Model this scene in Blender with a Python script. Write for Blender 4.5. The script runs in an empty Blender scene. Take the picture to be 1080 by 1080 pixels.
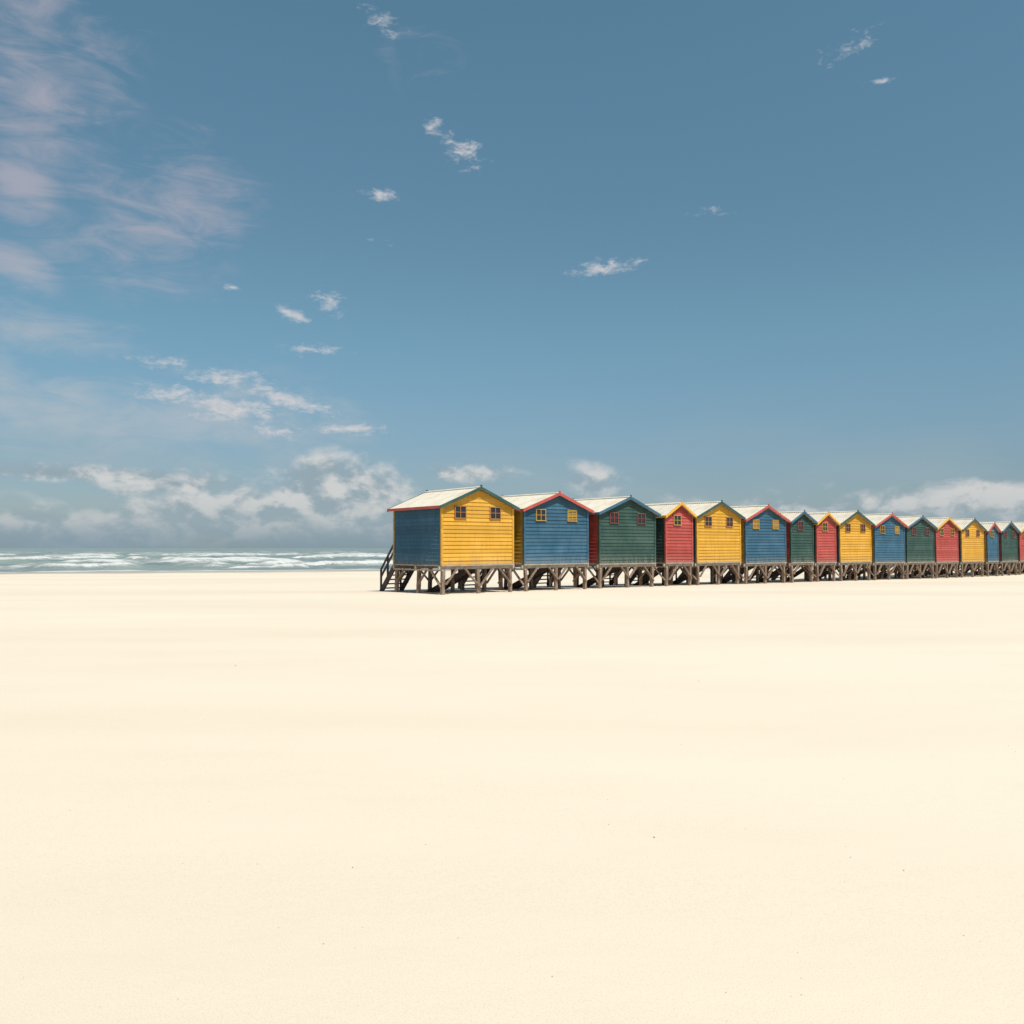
import bpy, math, random
import numpy as np
from mathutils import Vector, Matrix
random.seed(7)
scene = bpy.context.scene
col = scene.collection
scene.view_settings.view_transform = 'Standard'
scene.view_settings.look = 'None'
scene.view_settings.exposure = 0

# ---------------------------------------------------------------- node helpers
def N(nt, t, **kw):
    n = nt.nodes.new(t)
    for k, v in kw.items():
        setattr(n, k, v)
    return n
def setin(nt, sock, v):
    if isinstance(v, bpy.types.NodeSocket):
        nt.links.new(v, sock)
    elif isinstance(v, (tuple, list)) and sock.type == 'RGBA' and len(v) == 3:
        sock.default_value = (*v, 1)
    else:
        sock.default_value = v
def M(nt, op, a, b=None, c=None, clamp=False):
    n = N(nt, 'ShaderNodeMath', operation=op, use_clamp=clamp)
    setin(nt, n.inputs[0], a)
    if b is not None: setin(nt, n.inputs[1], b)
    if c is not None: setin(nt, n.inputs[2], c)
    return n.outputs[0]
def MR(nt, v, a, b, c=0.0, d=1.0, smooth=True):
    n = N(nt, 'ShaderNodeMapRange', interpolation_type='SMOOTHSTEP' if smooth else 'LINEAR')
    for i, x in enumerate((v, a, b, c, d)):
        setin(nt, n.inputs[i], x)
    return n.outputs[0]
def MIX(nt, f, a, b, blend='MIX'):
    n = N(nt, 'ShaderNodeMix', data_type='RGBA', blend_type=blend)
    setin(nt, n.inputs[0], f); setin(nt, n.inputs[6], a); setin(nt, n.inputs[7], b)
    return n.outputs[2]
def NOISE(nt, vec, scale, detail=4, rough=.55, dist=0.0):
    n = N(nt, 'ShaderNodeTexNoise')
    if vec is not None: nt.links.new(vec, n.inputs['Vector'])
    n.inputs['Scale'].default_value = scale
    n.inputs['Detail'].default_value = detail
    n.inputs['Roughness'].default_value = rough
    n.inputs['Distortion'].default_value = dist
    return n.outputs['Fac']
def MAP(nt, vec, loc=(0,0,0), rot=(0,0,0), scale=(1,1,1), typ='POINT'):
    n = N(nt, 'ShaderNodeMapping', vector_type=typ)
    nt.links.new(vec, n.inputs[0])
    n.inputs[1].default_value = loc; n.inputs[2].default_value = rot; n.inputs[3].default_value = scale
    return n.outputs[0]
def new_mat(name):
    m = bpy.data.materials.new(name); m.use_nodes = True
    nt = m.node_tree
    return m, nt, nt.nodes['Principled BSDF']
def bump(nt, h, strength, dist):
    b = N(nt, 'ShaderNodeBump')
    b.inputs['Strength'].default_value = strength
    b.inputs['Distance'].default_value = dist
    nt.links.new(h, b.inputs['Height'])
    return b.outputs[0]

# ---------------------------------------------------------------- camera
cam_d = bpy.data.cameras.new('camera'); cam = bpy.data.objects.new('camera', cam_d)
col.objects.link(cam); scene.camera = cam
cam_d.lens = 30; cam_d.sensor_width = 36; cam_d.clip_start = .1; cam_d.clip_end = 30000
EYE = 1.6
cam.location = (0, 0, EYE)
cam.rotation_euler = (math.radians(90) + math.atan(38/900), 0, 0)

# ---------------------------------------------------------------- sun + sky
sun_el = math.radians(57)
sx, sy = .55, -.835
sun_d = bpy.data.lights.new('sun', 'SUN'); sun = bpy.data.objects.new('sun', sun_d)
col.objects.link(sun)
sun_d.energy = 4.75; sun_d.angle = math.radians(.8); sun_d.color = (1, .945, .87)
dirv = Vector((sx*math.cos(sun_el), sy*math.cos(sun_el), math.sin(sun_el)))
sun.rotation_euler = dirv.to_track_quat('Z', 'Y').to_euler()
sun.location = dirv*60

world = bpy.data.worlds.new('World'); scene.world = world; world.use_nodes = True
nt = world.node_tree; nt.nodes.clear()
out = N(nt, 'ShaderNodeOutputWorld'); bg = N(nt, 'ShaderNodeBackground')
nt.links.new(bg.outputs[0], out.inputs[0])
STR = .1
bg.inputs[1].default_value = STR
try:
    world.cycles.sampling_method = 'MANUAL'; world.cycles.sample_map_resolution = 256
except Exception as ex:
    print(ex)
sky = N(nt, 'ShaderNodeTexSky', sky_type='NISHITA', sun_disc=False)
sky.sun_elevation = sun_el
sky.sun_rotation = math.atan2(sx, sy)
sky.air_density = 1.0; sky.dust_density = .6; sky.ozone_density = 1.5
tc = N(nt, 'ShaderNodeTexCoord')
sep = N(nt, 'ShaderNodeSeparateXYZ'); nt.links.new(tc.outputs['Generated'], sep.inputs[0])
X, Y, Z = sep.outputs
az = M(nt, 'ARCTAN2', X, Y)
el = M(nt, 'ARCSINE', Z)
cmb = N(nt, 'ShaderNodeCombineXYZ'); nt.links.new(az, cmb.inputs[0]); nt.links.new(el, cmb.inputs[1])
P = cmb.outputs[0]
def ae(px, py):
    return math.atan((px-540)/900), math.atan((578-py)/math.hypot(900, px-540))
def blob(px, py, rx, ry, rot=0.0, s=1.0):
    a, e = ae(px, py)
    v = MAP(nt, P, (a, e, 0), (0, 0, rot), (rx/900, ry/900, 1), 'TEXTURE')
    g = N(nt, 'ShaderNodeTexGradient', gradient_type='SPHERICAL'); nt.links.new(v, g.inputs[0])
    return M(nt, 'MULTIPLY', g.outputs['Fac'], s)
def blobs(lst):
    r = None
    for b in lst:
        o = blob(*b)
        r = o if r is None else M(nt, 'MAXIMUM', r, o)
    return r
hs = N(nt, 'ShaderNodeHueSaturation'); nt.links.new(sky.outputs[0], hs.inputs['Color'])
hs.inputs['Saturation'].default_value = .85
t1 = MIX(nt, MR(nt, el, .02, .28), (.54, .63, .73), (.66, .945, .925))
t1 = MIX(nt, MR(nt, el, .26, .60), t1, (.73, 1.13, 1.08))
base = MIX(nt, 1.0, hs.outputs[0], t1, 'MULTIPLY')

def C(*c): return tuple(x/STR for x in c)
cur = base
# thin high wisps
vw = MAP(nt, P, (0, 0, 0), (0, 0, math.radians(-42)), (1.6, 5.5, 1))
nw = NOISE(nt, vw, 7, 6, .64, .8)
nw2 = NOISE(nt, P, 13, 3, .5)
mw = blobs([(30, 100, 130, 160, 0, .95), (160, 230, 160, 100, .7, .95), (20, 345, 160, 36, 0, 1.15),
            (12, 190, 60, 44, 0, 1.45), (40, 430, 190, 60, -.3, 1.4), (230, 440, 190, 70, 0, 1.3), (440, 40, 60, 50, 0, .6),
            (15, 280, 65, 26, -.3, 1.4), (25, 95, 55, 60, -.5, 1.3)])
dw = M(nt, 'ADD', M(nt, 'MULTIPLY', mw, .70), M(nt, 'ADD', M(nt, 'MULTIPLY', nw, 1.5), M(nt, 'MULTIPLY', nw2, .9)))
dw = MR(nt, dw, 1.32, 2.25, 0, .56)
dw = M(nt, 'MULTIPLY', dw, MR(nt, mw, 0, .4))
wcol = MIX(nt, MR(nt, el, .16, .35), C(.50, .53, .56), C(.53, .47, .52))
cur = MIX(nt, dw, cur, wcol)
# haze in the low air
hz = MR(nt, el, .0, .20, 1, 0)
nh = NOISE(nt, MAP(nt, P, scale=(1, 3.5, 1)), 5, 4, .5)
hz = M(nt, 'MULTIPLY', M(nt, 'MULTIPLY', hz, MR(nt, nh, .25, .7)), .72)
cur = MIX(nt, hz, cur, C(.32, .425, .475))
# small broken puffs
ps = MAP(nt, P, scale=(1, 2.1, 1))
n1 = NOISE(nt, ps, 58, 5, .66, .35)
m1 = blobs([(488, 150, 54, 34, -.5, .98), (455, 125, 26, 18, 0, 1.1), (402, 200, 42, 13, 0, 1.1), (308, 331, 38, 15, -.4, 1.2), (345, 316, 44, 30, -.6, .95),
            (640, 279, 95, 22, .12, .98), (905, 38, 85, 26, .2, .78), (752, 218, 80, 14, 0, .75), (400, 10, 60, 28, -.4, .85),
            (240, 300, 24, 9, 0, 1.0), (170, 380, 70, 14, 0, .95), (235, 398, 110, 26, 0, .95), (300, 420, 110, 20, -.25, 1.1), (370, 452, 75, 12, 0, 1.2),
            (240, 430, 130, 34, -.1, 1.05), (330, 367, 90, 18, 0, .85), (180, 415, 90, 20, 0, 1.05), (935, 76, 40, 9, 0, .85), (400, 250, 60, 10, 0, .6), (560, 300, 60, 10, 0, .5), (290, 455, 90, 20, 0, .9)])
d1 = M(nt, 'ADD', M(nt, 'MULTIPLY', m1, .62), n1)
d1 = M(nt, 'MULTIPLY', MR(nt, d1, .84, 1.24, 0, .82), MR(nt, m1, .02, .3))
cur = MIX(nt, d1, cur, C(.66, .64, .65))
# cumulus bank low on the horizon
pc = MAP(nt, P, scale=(1, 1.6, 1))
nc = NOISE(nt, pc, 20, 6, .58, .25)
nc2 = NOISE(nt, MAP(nt, P, loc=(.008, .026, 0), scale=(1, 1.6, 1)), 20, 4, .58, .25)
mc = blobs([(355, 520, 130, 66, 0, 1.5), (240, 543, 190, 54, 0, 1.35), (90, 558, 210, 38, 0, 1.25), (80, 499, 240, 16, 0, 1.25), (400, 545, 110, 50, 0, 1.25), (180, 510, 150, 28, 0, 1.15),
            (630, 506, 52, 40, 0, 1.05), (495, 499, 95, 18, 0, 1.1), (1050, 530, 130, 48, 0, 1.35), (900, 540, 220, 36, 0, 1.15),
            (1300, 520, 200, 70, 0, 1.2), (-200, 520, 200, 70, 0, 1.2), (700, 545, 180, 36, 0, 1.0)])
dc0 = M(nt, 'ADD', M(nt, 'MULTIPLY', mc, .65), nc)
dc = M(nt, 'MULTIPLY', MR(nt, dc0, .74, 1.16, 0, .88), MR(nt, mc, .0, .25))
lit = MR(nt, M(nt, 'SUBTRACT', nc, nc2), -.12, .14)
lit = M(nt, 'MULTIPLY', lit, MR(nt, el, .008, .065, .35, 1))
cc = MIX(nt, lit, C(.30, .385, .435), C(.65, .65, .64))
cur = MIX(nt, dc, cur, cc)
bd = M(nt, 'MULTIPLY', MR(nt, el, .002, .032, 1, 0), .65)
bd = M(nt, 'MULTIPLY', bd, MR(nt, nh, .3, .6, .35, 1))
cur = MIX(nt, bd, cur, C(.205, .30, .37))
nt.links.new(cur, bg.inputs[0])

# ---------------------------------------------------------------- numpy noise
def vnoise(x, y, seed=0):
    xi = np.floor(x); yi = np.floor(y); xf = x-xi; yf = y-yi
    def h(a, b):
        v = np.sin(a*127.1+b*311.7+seed*74.7)*43758.5453
        return v-np.floor(v)
    u = xf*xf*(3-2*xf); v = yf*yf*(3-2*yf)
    return (h(xi, yi)*(1-u)+h(xi+1, yi)*u)*(1-v)+(h(xi, yi+1)*(1-u)+h(xi+1, yi+1)*u)*v
def fbm(x, y, seed=0, o=4):
    s = 0; a = .5; t = 0
    for i in range(o):
        s = s+a*vnoise(x*2**i, y*2**i, seed+i); t += a; a *= .5
    return s/t
def sstep(a, b, x):
    t = np.clip((x-a)/(b-a), 0, 1); return t*t*(3-2*t)

SH = 85.0; SL = .32
SEA = -.45
def ground_z(x, y):
    x = np.asarray(x, float); y = np.asarray(y, float)
    t = y-SL*x
    t = np.clip(t, -400, 400)
    z = -.30*sstep(30, 48, t)-.15*sstep(50, SH, t)-2.5*sstep(SH, SH+45, t)
    calm = 1-sstep(SH-12, SH, t)
    z = z+(fbm(x/9, y/7, 3, 3)-.5)*.07*calm*sstep(2, 9, np.hypot(x, y))
    z = z+(vnoise(x/2.3, y/1.7, 9)-.5)*.010*calm
    d = np.hypot(x-60, y-30)
    z = z+sstep(110, 260, d)*(1-sstep(30, SH-10, t))*(fbm(x/60, y/60, 5, 3))*2.0
    return z
def mesh_grid(name, XX, YY, ZZ, mat):
    r, c = XX.shape
    me = bpy.data.meshes.new(name)
    me.vertices.add(r*c)
    me.vertices.foreach_set('co', np.stack([XX, YY, ZZ], -1).astype(np.float32).ravel())
    idx = np.arange(r*c).reshape(r, c)
    q = np.stack([idx[:-1, :-1], idx[:-1, 1:], idx[1:, 1:], idx[1:, :-1]], -1).reshape(-1, 4)
    me.loops.add(q.size); me.loops.foreach_set('vertex_index', q.ravel().astype(np.int32))
    me.polygons.add(len(q))
    me.polygons.foreach_set('loop_start', (np.arange(len(q))*4).astype(np.int32))
    me.polygons.foreach_set('loop_total', np.full(len(q), 4, np.int32))
    me.polygons.foreach_set('use_smooth', np.ones(len(q), bool))
    me.update(calc_edges=True)
    me.materials.append(mat)
    ob = bpy.data.objects.new(name, me); col.objects.link(ob)
    return ob

# ---------------------------------------------------------------- sand
m_sand, nt, bs = new_mat('dry_sand')
geo = N(nt, 'ShaderNodeNewGeometry'); pos = geo.outputs['Position']
big = NOISE(nt, MAP(nt, pos, rot=(0, 0, .12), scale=(.25, 1, 1)), .14, 3, .55)
med = NOISE(nt, MAP(nt, pos, rot=(0, 0, .3), scale=(.4, 1.3, 1)), .9, 4, .6)
fine = NOISE(nt, pos, 120, 3, .75)
c = MIX(nt, MR(nt, big, .30, .64), (.705, .595, .462), (.765, .660, .520))
c = MIX(nt, MR(nt, med, .4, .8, 0, .22), c, (.64, .535, .40))
c = MIX(nt, MR(nt, fine, .44, .74, 0, .42), c, (.50, .40, .295))
psep = N(nt, 'ShaderNodeSeparateXYZ'); nt.links.new(pos, psep.inputs[0])
wet = MR(nt, psep.outputs[2], -.405, -.455)
c = MIX(nt, M(nt, 'MULTIPLY', wet, .75), c, (.33, .28, .21))
nt.links.new(c, bs.inputs['Base Color'])
nt.links.new(MR(nt, wet, 0, 1, .95, .35), bs.inputs['Roughness'])
bs.inputs['Specular IOR Level'].default_value = .2
hh = M(nt, 'ADD', M(nt, 'MULTIPLY', fine, .35), NOISE(nt, MAP(nt, pos, rot=(0, 0, .35), scale=(.8, 1.2, 1)), 4, 3, .6))
nt.links.new(bump(nt, hh, .45, .009), bs.inputs['Normal'])

def spread(n, fine, far, p=3.2):
    t = np.linspace(-1, 1, n)
    return t*fine+np.sign(t)*np.abs(t)**p*(far-fine)
gx = spread(420, 60, 6000, 9)
gy = np.concatenate([-np.geomspace(4000, 6, 40), np.arange(-5, 130, .35), np.geomspace(131, 6000, 50)])
GX, GY = np.meshgrid(gx, gy)
mesh_grid('sand_beach', GX, GY, ground_z(GX, GY), m_sand)

# ---------------------------------------------------------------- sea
m_sea, nt, bs = new_mat('sea_water')
geo = N(nt, 'ShaderNodeNewGeometry'); pos = geo.outputs['Position']
at = N(nt, 'ShaderNodeAttribute', attribute_name='foam')
fn = NOISE(nt, MAP(nt, pos, rot=(0, 0, -.31), scale=(.35, 1, 1)), 1.3, 6, .7, .4)
foam = MR(nt, M(nt, 'ADD', at.outputs['Fac'], M(nt, 'MULTIPLY', fn, 1.5)), 1.02, 1.72, 0, .88)
wn = NOISE(nt, MAP(nt, pos, scale=(.05, .12, 1)), 1, 3, .5)
wc = MIX(nt, MR(nt, wn, .35, .65), (.17, .22, .22), (.26, .31, .28))
nt.links.new(MIX(nt, foam, wc, (.64, .63, .60)), bs.inputs['Base Color'])
nt.links.new(MR(nt, foam, 0, 1, .4, .9), bs.inputs['Roughness'])
bs.inputs['IOR'].default_value = 1.33
rip = NOISE(nt, MAP(nt, pos, rot=(0, 0, -.31), scale=(.5, 1.2, 1)), 1.3, 5, .6)
nt.links.new(bump(nt, M(nt, 'ADD', rip, M(nt, 'MULTIPLY', foam, .4)), 1.0, .5), bs.inputs['Normal'])

al = spread(760, .62, 1.0, 3)
b = np.concatenate([np.arange(-9, 130, .33), np.geomspace(131, 420, 240), np.geomspace(425, 12000, 50)])
AL, B = np.meshgrid(al, b)
Bp = np.maximum(B, 0)
A = AL*(190+1.5*Bp)+np.sign(AL)*np.abs(AL)**12*2500
phi = math.atan(SL)
WX = A*math.cos(phi)-B*math.sin(phi); WY = SH+A*math.sin(phi)+B*math.cos(phi)
ph = B/(10+B*.03)*1.15+(fbm(A/24, B/24, 11, 3)-.5)*3.0
f = ph-np.floor(ph)
idn = np.floor(ph)
prof = np.where(f < .16, sstep(0, .16, f), np.exp(-(f-.16)*4.2)*(1-sstep(.8, 1, f)))
crest = sstep(.36, .66, fbm(A/9+idn*7.3, idn*3.1+B*.01, 21, 4))
env = sstep(1, 14, B)*(1-.75*sstep(140, 330, B))
z = SEA+env*(prof*(.18+.55*crest)-.14)+(fbm(A/2.2, B/1.3, 31, 3)-.5)*.26*sstep(0, 6, B)*(1-sstep(300, 600, B))
foam = crest*np.where(f < .16, sstep(.03, .12, f), np.exp(-(f-.16)*4.5))*.95
foam = foam+.38*sstep(.50, .74, fbm(A/9, B/2.4, 41, 4))*(1-sstep(70, 220, B))
foam = foam+.50*(1-sstep(0, 4.5, np.abs(B-1)))+.35*sstep(.46, .64, fbm(A/14, B/3, 55, 3))*(1-sstep(14, 34, B))
foam = foam*(1-sstep(450, 900, B))
foam = foam*(1-.25*sstep(120, 400, B))
sea = mesh_grid('ocean_water', WX, WY, z, m_sea)
a_ = sea.data.attributes.new('foam', 'FLOAT', 'POINT')
a_.data.foreach_set('value', foam.astype(np.float32).ravel())

# ---------------------------------------------------------------- hut materials
def paint(name, rgb, board=True):
    m, nt, bs = new_mat(name)
    tc = N(nt, 'ShaderNodeTexCoord'); oc = tc.outputs['Object']
    oi = N(nt, 'ShaderNodeObjectInfo')
    off = M(nt, 'MULTIPLY', oi.outputs['Random'], 57.0)
    cb = N(nt, 'ShaderNodeCombineXYZ')
    for i in range(3): nt.links.new(off, cb.inputs[i])
    va = N(nt, 'ShaderNodeVectorMath', operation='ADD'); nt.links.new(oc, va.inputs[0]); nt.links.new(cb.outputs[0], va.inputs[1])
    p = va.outputs[0]
    s = N(nt, 'ShaderNodeSeparateXYZ'); nt.links.new(oc, s.inputs[0])
    bi = M(nt, 'FLOOR', M(nt, 'DIVIDE', M(nt, 'SUBTRACT', s.outputs[2], 1.01), .137))
    wn = N(nt, 'ShaderNodeTexWhiteNoise', noise_dimensions='1D'); nt.links.new(M(nt, 'ADD', bi, off), wn.inputs['W'])
    fade = NOISE(nt, p, 1.3, 4, .6)
    streak = NOISE(nt, MAP(nt, p, scale=(9, 9, .8)), 1.5, 4, .65)
    scr = NOISE(nt, MAP(nt, p, scale=(1.2, 1.2, 26)), 3, 5, .7)
    light = tuple(min(1, x*1.10+.035) for x in rgb); dk = tuple(x*.55 for x in rgb)
    c = MIX(nt, MR(nt, fade, .3, .75), rgb, light)
    c = MIX(nt, MR(nt, streak, .46, .82, 0, .65), c, dk)
    if board:
        c = MIX(nt, MR(nt, wn.outputs['Value'], 0, 1, 0, .48, False), c, dk)
    c = MIX(nt, MR(nt, scr, .60, .77, 0, .52), c, (.34, .30, .25))
    grime = M(nt, 'MULTIPLY', MR(nt, s.outputs[2], 1.0, 1.45, 1, 0), MR(nt, streak, .35, .65))
    c = MIX(nt, M(nt, 'MULTIPLY', grime, .42), c, (.28, .24, .18))
    nt.links.new(c, bs.inputs['Base Color'])
    bs.inputs['Roughness'].default_value = .68
    nt.links.new(bump(nt, scr, .35, .006), bs.inputs['Normal'])
    return m
YEL = (.64, .325, .020); BLU = (.020, .095, .160); GRN = (.014, .057, .042); RED = (.40, .052, .038)
mats = {}
for n_, c_ in (('yellow', YEL), ('blue', BLU), ('green', GRN), ('red', RED)):
    mats[n_] = paint(n_+'_painted_boards', c_)
    mats[n_+'_t'] = paint(n_+'_painted_trim', c_, False)
mats['orange_t'] = paint('orange_painted_trim', (.34, .13, .025), False)
mats['ochre_t'] = paint('ochre_painted_trim', (.42, .24, .03), False)
mats['maroon_t'] = paint('maroon_painted_trim', (.20, .035, .02), False)
m, nt, bs = new_mat('cream_corrugated_roof')
tc = N(nt, 'ShaderNodeTexCoord'); oc = tc.outputs['Object']
st = NOISE(nt, MAP(nt, oc, scale=(.8, 7, .8)), 1.2, 5, .65)
g2 = NOISE(nt, oc, 2.5, 4, .6)
c = MIX(nt, MR(nt, g2, .35, .75), (.64, .58, .47), (.54, .47, .37))
c = MIX(nt, MR(nt, st, .52, .78, 0, .65), c, (.36, .26, .17))
nt.links.new(c, bs.inputs['Base Color']); bs.inputs['Roughness'].default_value = .55
mats['roof'] = m
def wood(name, c1, c2, c3):
    m, nt, bs = new_mat(name)
    tc = N(nt, 'ShaderNodeTexCoord'); oc = tc.outputs['Object']
    a = NOISE(nt, MAP(nt, oc, scale=(8, 8, 1.2)), 3, 5, .7)
    b_ = NOISE(nt, oc, 2.3, 3, .6)
    c = MIX(nt, MR(nt, a, .3, .7), c1, c2)
    c = MIX(nt, MR(nt, b_, .45, .7, 0, .7), c, c3)
    nt.links.new(c, bs.inputs['Base Color']); bs.inputs['Roughness'].default_value = .85
    nt.links.new(bump(nt, a, .6, .01), bs.inputs['Normal'])
    return m
mats['wood'] = wood('weathered_timber', (.17, .112, .08), (.31, .225, .165), (.10, .062, .045))
mats['beam'] = wood('pale_timber', (.42, .36, .29), (.27, .21, .16), (.48, .43, .36))
mats['dark'] = wood('dark_stained_timber', (.045, .030, .025), (.075, .05, .04), (.03, .022, .02))
m, nt, bs = new_mat('window_glass')
bs.inputs['Base Color'].default_value = (.015, .02, .025, 1); bs.inputs['Roughness'].default_value = .2
nt.links.new(bump(nt, NOISE(nt, None, 3, 2, .5), .2, .01), bs.inputs['Normal'])
mats['glass'] = m

class MB:
    def __init__(s): s.v = []; s.f = []; s.m = []; s.mats = []
    def mi(s, m):
        m = mats[m]
        if m not in s.mats: s.mats.append(m)
        return s.mats.index(m)
    def poly(s, pts, m):
        i = len(s.v); s.v += [tuple(p) for p in pts]; s.f.append(list(range(i, i+len(pts)))); s.m.append(s.mi(m))
    def prism(s, a, b, m):
        i = len(s.v); n = len(a); s.v += [tuple(p) for p in a]+[tuple(p) for p in b]; k = s.mi(m)
        s.f.append([i+j for j in range(n)][::-1]); s.m.append(k)
        s.f.append([i+n+j for j in range(n)]); s.m.append(k)
        for j in range(n):
            s.f.append([i+j, i+(j+1) % n, i+n+(j+1) % n, i+n+j]); s.m.append(k)
    def box(s, x0, x1, y0, y1, z0, z1, m):
        s.prism([(x0, y0, z0), (x1, y0, z0), (x1, y1, z0), (x0, y1, z0)], [(x0, y0, z1), (x1, y0, z1), (x1, y1, z1), (x0, y1, z1)], m)
    def beam(s, p, q, w, h, m, up=(0, 0, 1)):
        p = Vector(p); q = Vector(q); d = (q-p).normalized(); up = Vector(up)
        if abs(d.dot(up)) > .97: up = Vector((0, 1, 0))
        r = d.cross(up).normalized(); u = r.cross(d)
        o = [r*(-w/2)+u*(-h/2), r*(w/2)+u*(-h/2), r*(w/2)+u*(h/2), r*(-w/2)+u*(h/2)]
        s.prism([p+k for k in o], [q+k for k in o], m)
    def obj(s, name, parent):
        me = bpy.data.meshes.new(name); me.from_pydata(s.v, [], s.f)
        for m in s.mats: me.materials.append(m)
        me.polygons.foreach_set('material_index', s.m)
        import bmesh
        bm = bmesh.new(); bm.from_mesh(me); bmesh.ops.recalc_face_normals(bm, faces=bm.faces); bm.to_mesh(me); bm.free()
        ob = bpy.data.objects.new(name, me); col.objects.link(ob); ob.parent = parent
        return ob

F0 = 1.01; WALL = 2.03; E = F0+WALL; L = 3.1; BH = .137
ORIG = Vector((-2.4, 29.2, 0)); ROT = math.atan2(.63, .777)

def hut(s0, w, front, side, trim, side_trim, wcol):
    rng = random.Random(int(s0*100))
    narrow = w < 2.4
    rise = .47 if narrow else .62
    rise += rng.uniform(-.03, .03)
    fx = ORIG.x+math.cos(ROT)*(s0+w/2); fy = ORIG.y+math.sin(ROT)*(s0+w/2)
    gz = float(ground_z(fx, fy))
    e = bpy.data.objects.new('beach_hut', None); e.empty_display_size = .5; col.objects.link(e)
    e.location = (ORIG.x+math.cos(ROT)*s0, ORIG.y+math.sin(ROT)*s0, gz+rng.uniform(-.02, .02))
    e.rotation_euler = (rng.uniform(-.006, .006), rng.uniform(-.006, .006), ROT+rng.uniform(-.010, .010))
    def half(z):
        return 0 if z <= E else (w/2)*(z-E)/rise
    # walls
    b = MB(); t = .02
    for y in (t, L-t):
        pts = [(t, y, F0), (w-t, y, F0), (w-t, y, E), (w/2, y, E+rise-.02), (t, y, E)]
        b.poly(pts, front)
    b.poly([(t, t, F0), (t, L-t, F0), (t, L-t, E), (t, t, E)], side)
    b.poly([(w-t, t, F0), (w-t, L-t, F0), (w-t, L-t, E), (w-t, t, E)], side)
    lip, top = .028, .002
    nb = int(math.ceil((WALL+rise)/BH))
    for k in range(nb):
        z0 = F0+k*BH; z1 = min(z0+BH, E+rise-.01)
        if z1-z0 < .02: break
        cuts = [z0, z1] if not (z0 < E < z1) else [z0, E, z1]
        j = rng.uniform(-.003, .003)
        for ya, sg in ((0, -1), (L, 1)):
            for q in range(len(cuts)-1):
                a0, a1 = cuts[q], cuts[q+1]
                i0, i1 = half(a0), half(a1)
                def yy(z): return ya+sg*(top+(lip-top)*(z1-z)/BH+j)
                b.poly([(i0, yy(a0), a0), (w-i0, yy(a0), a0), (w-i1, yy(a1), a1), (i1, yy(a1), a1)], front)
            i0 = half(z0)
            b.poly([(i0, ya+sg*(lip+j), z0), (w-i0, ya+sg*(lip+j), z0), (w-i0, ya-sg*.02, z0), (i0, ya-sg*.02, z0)], front)
        if z0 < E:
            zz = min(z1, E)
            for xa, sg in ((0, -1), (w, 1)):
                l2 = lip+j; t2 = top+j
                b.poly([(xa+sg*l2, 0, z0), (xa+sg*l2, L, z0), (xa+sg*t2, L, zz), (xa+sg*t2, 0, zz)], side)
                b.poly([(xa+sg*l2, 0, z0), (xa+sg*l2, L, z0), (xa-sg*.02, L, z0), (xa-sg*.02, 0, z0)], side)
    b.obj('walls', e)
    b = MB()
    for xa, sx_ in ((0, -1), (w, 1)):
        for ya, sy_ in ((0, -1), (L, 1)):
            x0, x1 = sorted((xa-sx_*.04, xa+sx_*.037)); y0, y1 = sorted((ya-sy_*.04, ya+sy_*.037))
            b.box(x0, x1, y0, y1, F0-.004, E-.03, front)
    b.obj('corner_boards', e)
    # roof
    b = MB(); ov = .16; fo = .17
    sl = rise/(w/2)
    ez = E-ov*sl+.045; rz = E+rise+.05
    n = int((L+2*fo)/.13)*4
    ys = [-fo+(L+2*fo)*i/n for i in range(n+1)]
    for sgn, xe in ((-1, -ov), (1, w+ov)):
        rows = [(xe, ez), (w/2, rz)]
        base = len(b.v)
        for i, y in enumerate(ys):
            d = .011*math.sin(i/4*2*math.pi)
            for (x, z) in rows: b.v.append((x, y, z+d+.016))
            for (x, z) in rows: b.v.append((x, y, z+d+.004))
        k = b.mi('roof')
        for i in range(n):
            q = base+i*4
            for f_ in ([q, q+1, q+5, q+4], [q+2, q+6, q+7, q+3], [q, q+4, q+6, q+2]):
                b.f.append(f_); b.m.append(k)
    b.obj('roof', e)
    b = MB()
    cw = .13
    for sg in (-1, 1):
        b.prism([(w/2, -fo-.01, rz+.045), (w/2+sg*cw, -fo-.01, rz+.045-cw*sl), (w/2+sg*cw, -fo-.01, rz+.032-cw*sl), (w/2, -fo-.01, rz+.032)],
                [(w/2, L+fo+.01, rz+.045), (w/2+sg*cw, L+fo+.01, rz+.045-cw*sl), (w/2+sg*cw, L+fo+.01, rz+.032-cw*sl), (w/2, L+fo+.01, rz+.032)], 'roof')
    b.obj('ridge_cap', e)
    b = MB()
    hb = .115
    for y0, y1 in ((-fo-.028, -fo-.003), (L+fo+.003, L+fo+.028)):
        for sg, xe in ((-1, -ov-.03), (1, w+ov+.03)):
            z_e = E-(ov+.03)*sl+.075; z_r = E+rise+.078
            a = [(xe, y0, z_e), (w/2, y0, z_r), (w/2, y0, z_r-hb), (xe, y0, z_e-hb)]
            b.prism(a, [(p[0], y1, p[2]) for p in a], trim+'_t')
        b.box(w/2-.035, w/2+.035, y0-.006, y1+.006, E+rise+.0, E+rise+.135, trim+'_t')
    for xe in (-ov-.024, w+ov+.002):
        b.box(xe, xe+.022, -fo, L+fo, ez-.075, ez+.02, side_trim+'_t')
    b.obj('fascia_boards', e)
    b = MB()
    for sg, xe in ((-1, -ov), (1, w+ov)):
        a = [(xe, -fo, ez-.006), (w/2, -fo, rz-.006), (w/2, -fo, rz-.03), (xe, -fo, ez-.03)]
        b.prism(a, [(p[0], L+fo, p[2]) for p in a], 'beam')
    b.obj('soffit', e)
    # windows
    b = MB()
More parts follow.
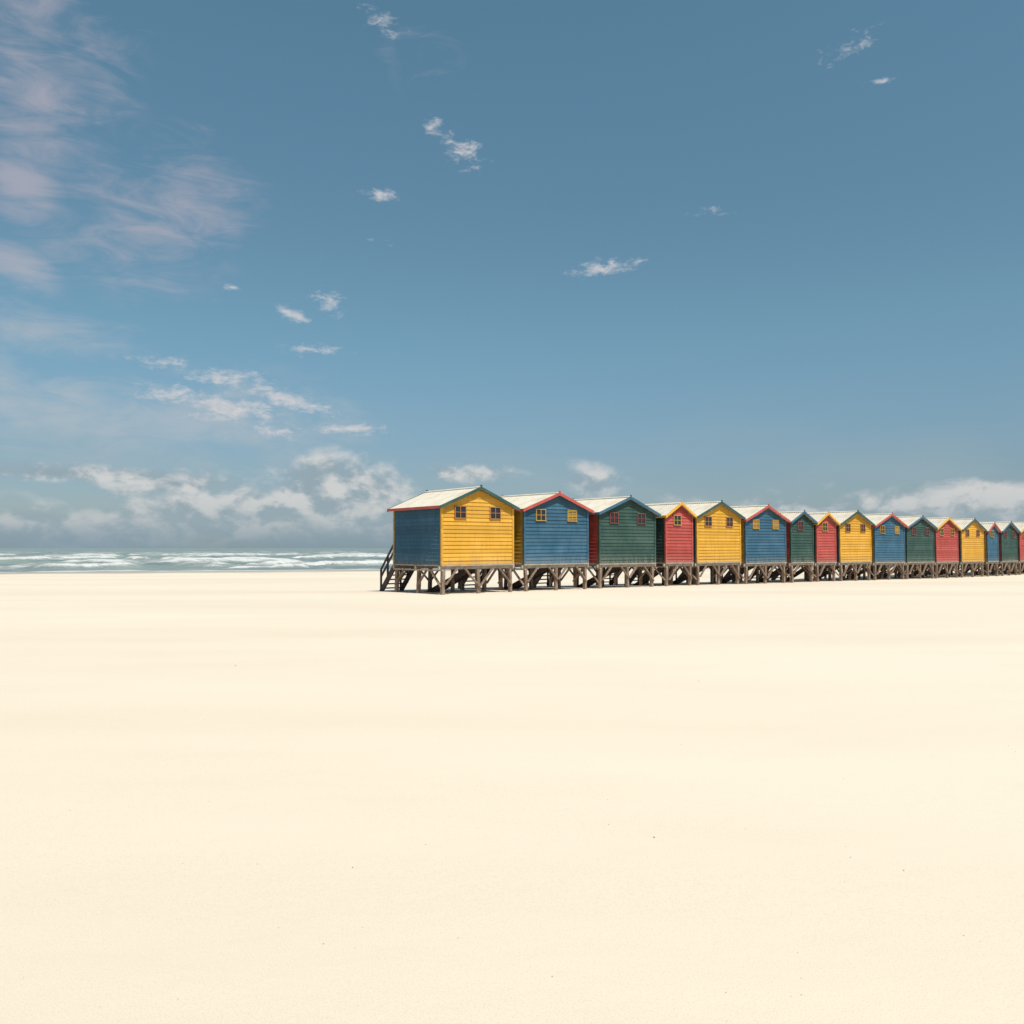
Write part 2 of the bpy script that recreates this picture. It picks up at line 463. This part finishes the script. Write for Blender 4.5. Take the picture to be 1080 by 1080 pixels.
    xs = (.76/3.13*w, 2.30/3.13*w) if not narrow else (.42*w,)
    for wi, xc in enumerate(xs):
        ww = .215; wz0, wz1 = 2.64, 3.03; yo = -.055
        fr = wcol+'_t'
        b.box(xc-ww, xc+ww, yo+.018, -.002, wz0, wz1, 'glass')
        tk = .03
        b.box(xc-ww-tk, xc+ww+tk, yo-.006, -.002, wz1, wz1+tk, fr)
        b.box(xc-ww-tk-.015, xc+ww+tk+.015, yo-.018, -.002, wz0-tk, wz0, fr)
        b.box(xc-ww-tk, xc-ww, yo-.003, -.002, wz0, wz1, fr)
        b.box(xc+ww, xc+ww+tk, yo-.003, -.002, wz0, wz1, fr)
        b.box(xc-.012, xc+.012, yo, -.002, wz0, wz1, fr)
        b.box(xc-ww, xc-.013, yo+.004, -.002, (wz0+wz1)/2-.01, (wz0+wz1)/2+.01, fr)
        b.box(xc+.013, xc+ww, yo+.004, -.002, (wz0+wz1)/2-.01, (wz0+wz1)/2+.01, fr)
        if wcol == 'ochre' and front == 'blue' and (wi == 1 or rng.random() < .5):
            for i in range(6):
                zc = wz0+.035+i*.064
                for u0, u1 in ((xc-ww+.005, xc-.016), (xc+.016, xc+ww-.005)):
                    b.beam((u0, yo+.014, zc), (u1, yo+.014, zc), .01, .03, fr, (0, .5, 1))
    b.obj('windows', e)
    # platform
    b = MB()
    b.box(-.03, w+.03, -.05, L+.05, F0-.045, F0-.006, 'beam')
    for y in (.06, L/2, L-.06):
        b.box(-.10, w+.10, y-.035, y+.035, F0-.16, F0-.048, 'beam' if y < .1 else 'wood')
    for x in (.02, w-.02):
        b.box(x-.03, x+.03, -.035, L+.035, F0-.215, F0-.162, 'beam' if x < .1 else 'wood')
    b.obj('floor_platform', e)
    # stilts
    b = MB()
    xs = [.10, w/2, w-.10] if not narrow else [.10, w-.10]
    ysl = [.06, L/2, L-.06]
    for yi, y in enumerate(ysl):
        for x in xs:
            jx, jy = rng.uniform(-.07, .07), rng.uniform(-.04, .04)
            b.beam((x+jx, y+jy, -.7), (x, y, F0-.165), rng.uniform(.10, .13), rng.uniform(.10, .13), 'wood', (0, 1, 0))
        if yi == 1: continue
        yb = y-.085 if yi == 0 else y+.085
        for i, x in enumerate(xs):
            r_ = rng.uniform(.45, .68)
            if i > 0: b.beam((x, yb, F0-.13-r_), (x-r_*.95, yb, F0-.13), .04, .085, 'wood', (0, 1, 0))
            if i < len(xs)-1: b.beam((x+.02, yb-.043, F0-.13-r_), (x+r_*.95, yb-.043, F0-.13), .04, .085, 'wood', (0, 1, 0))
    for x in (xs[0]-.085, xs[-1]+.085):
        b.beam((x, ysl[0], .25), (x, ysl[0]+.65, F0-.17), .04, .085, 'wood', (1, 0, 0))
        b.beam((x, ysl[1], .25), (x, ysl[1]-.62, F0-.17), .04, .085, 'wood', (1, 0, 0))
        b.beam((x, ysl[2], .25), (x, ysl[2]-.65, F0-.17), .04, .085, 'wood', (1, 0, 0))
    b.obj('stilts', e)
    # stairs on the sea side
    b = MB()
    xa, xb = .12, 1.05
    y0 = L+.06; nst = 6
    b.box(xa, xb, y0, y0+.16, F0-.06, F0-.01, 'dark')
    y0 += .16; run = .98
    for x in (xa+.03, xb-.03):
        b.beam((x, y0, F0-.1), (x, y0+run, -.08), .05, .22, 'dark')
        for f_ in (0, .5, 1.0):
            zb = (F0)*(1-f_)
            b.beam((x, y0+run*f_, zb-.25), (x, y0+run*f_, zb+.78), .06, .06, 'dark', (0, 1, 0))
        for r_ in (.78, .5):
            b.beam((x, y0, F0+r_), (x, y0+run, r_), .045, .07, 'dark')
    for i in range(nst):
        f_ = (i+.5)/nst
        b.box(xa+.06, xb-.06, y0+run*f_-.11, y0+run*f_+.11, F0*(1-f_)-.04, F0*(1-f_), 'dark')
    b.box(xa+.12, xb-.08, L+.03, L+.06, F0+.01, F0+1.85, trim+'_t')
    b.beam((w*.62, L*.35, F0-.2), (w*.30, L*.75, -.1), .05, .20, 'dark')
    b.beam((w*.62+.5, L*.35+.25, F0-.2), (w*.30+.5, L*.75+.25, -.1), .05, .20, 'dark')
    for i in range(5):
        f_ = (i+.5)/5
        px_ = w*.62+(w*.30-w*.62)*f_; py_ = L*.35+L*.40*f_; pz = F0-.2+(-.1-F0+.2)*f_
        b.beam((px_, py_, pz+.05), (px_+.5, py_+.25, pz+.05), .18, .035, 'dark')
    b.obj('stairs', e)
    return e

fr = ['yellow', 'blue', 'green', 'red']; sd = ['blue', 'yellow', 'red', 'green']; tr = ['green', 'red', 'blue', 'yellow']
wc_ = ['orange', 'ochre', 'maroon', 'ochre']
spans = [(0, 3.13), (3.67, 6.93), (7.56, 10.81), (11.54, 13.30), (13.62, 16.73), (17.17, 20.41), (20.90, 22.85), (23.20, 25.01), (25.48, 28.62),
         (29.03, 32.38), (32.72, 36.05), (36.42, 39.39), (39.93, 43.17), (43.76, 45.42), (46.04, 48.60), (49.08, 52.2), (52.7, 55.8), (56.3, 58.1), (58.6, 61.8), (62.3, 65.5), (66, 69.2)]
for i, (a, c_) in enumerate(spans):
    k = i % 4
    hut(a, c_-a, fr[k], sd[k], tr[k], 'red' if i == 0 else tr[k], wc_[k])

# ---------------------------------------------------------------- beach debris
m, nt, bs = new_mat('shell_and_weed')
geo = N(nt, 'ShaderNodeNewGeometry')
c = MIX(nt, MR(nt, geo.outputs['Random Per Island'], 0, 1, 0, 1, False), (.16, .10, .06), (.45, .34, .23))
nt.links.new(c, bs.inputs['Base Color']); bs.inputs['Roughness'].default_value = .9
mats['debris'] = m
b = MB(); rng = random.Random(5)
pts = []
for i in range(500):
    y = 2.2+rng.random()**1.7*26; x = (rng.random()*2-1)*(y*.8+1.5)
    pts.append((x, y, rng.uniform(.0012, .0042)))
pts += [(.79, 4.82, .007), (-.80, 4.36, .007), (2.26, 10.4, .012), (-3.8, 11.8, .012)]
for x, y, r in pts:
    z = float(ground_z(x, y))+r*.25; a0 = rng.random()*6.28; n = rng.choice((5, 6, 7))
    lo = []; hi = []; el_ = rng.uniform(.5, 1)
    for k in range(n):
        a = 6.283*k/n; rr = r*rng.uniform(.7, 1.2)
        dx, dy = rr*math.cos(a), rr*el_*math.sin(a)
        dx, dy = dx*math.cos(a0)-dy*math.sin(a0), dx*math.sin(a0)+dy*math.cos(a0)
        lo.append((x+dx, y+dy, z-r*.4)); hi.append((x+dx*.6, y+dy*.6, z+r*rng.uniform(.3, .6)))
    b.prism(lo, hi, 'debris')
b.obj('beach_debris', None)
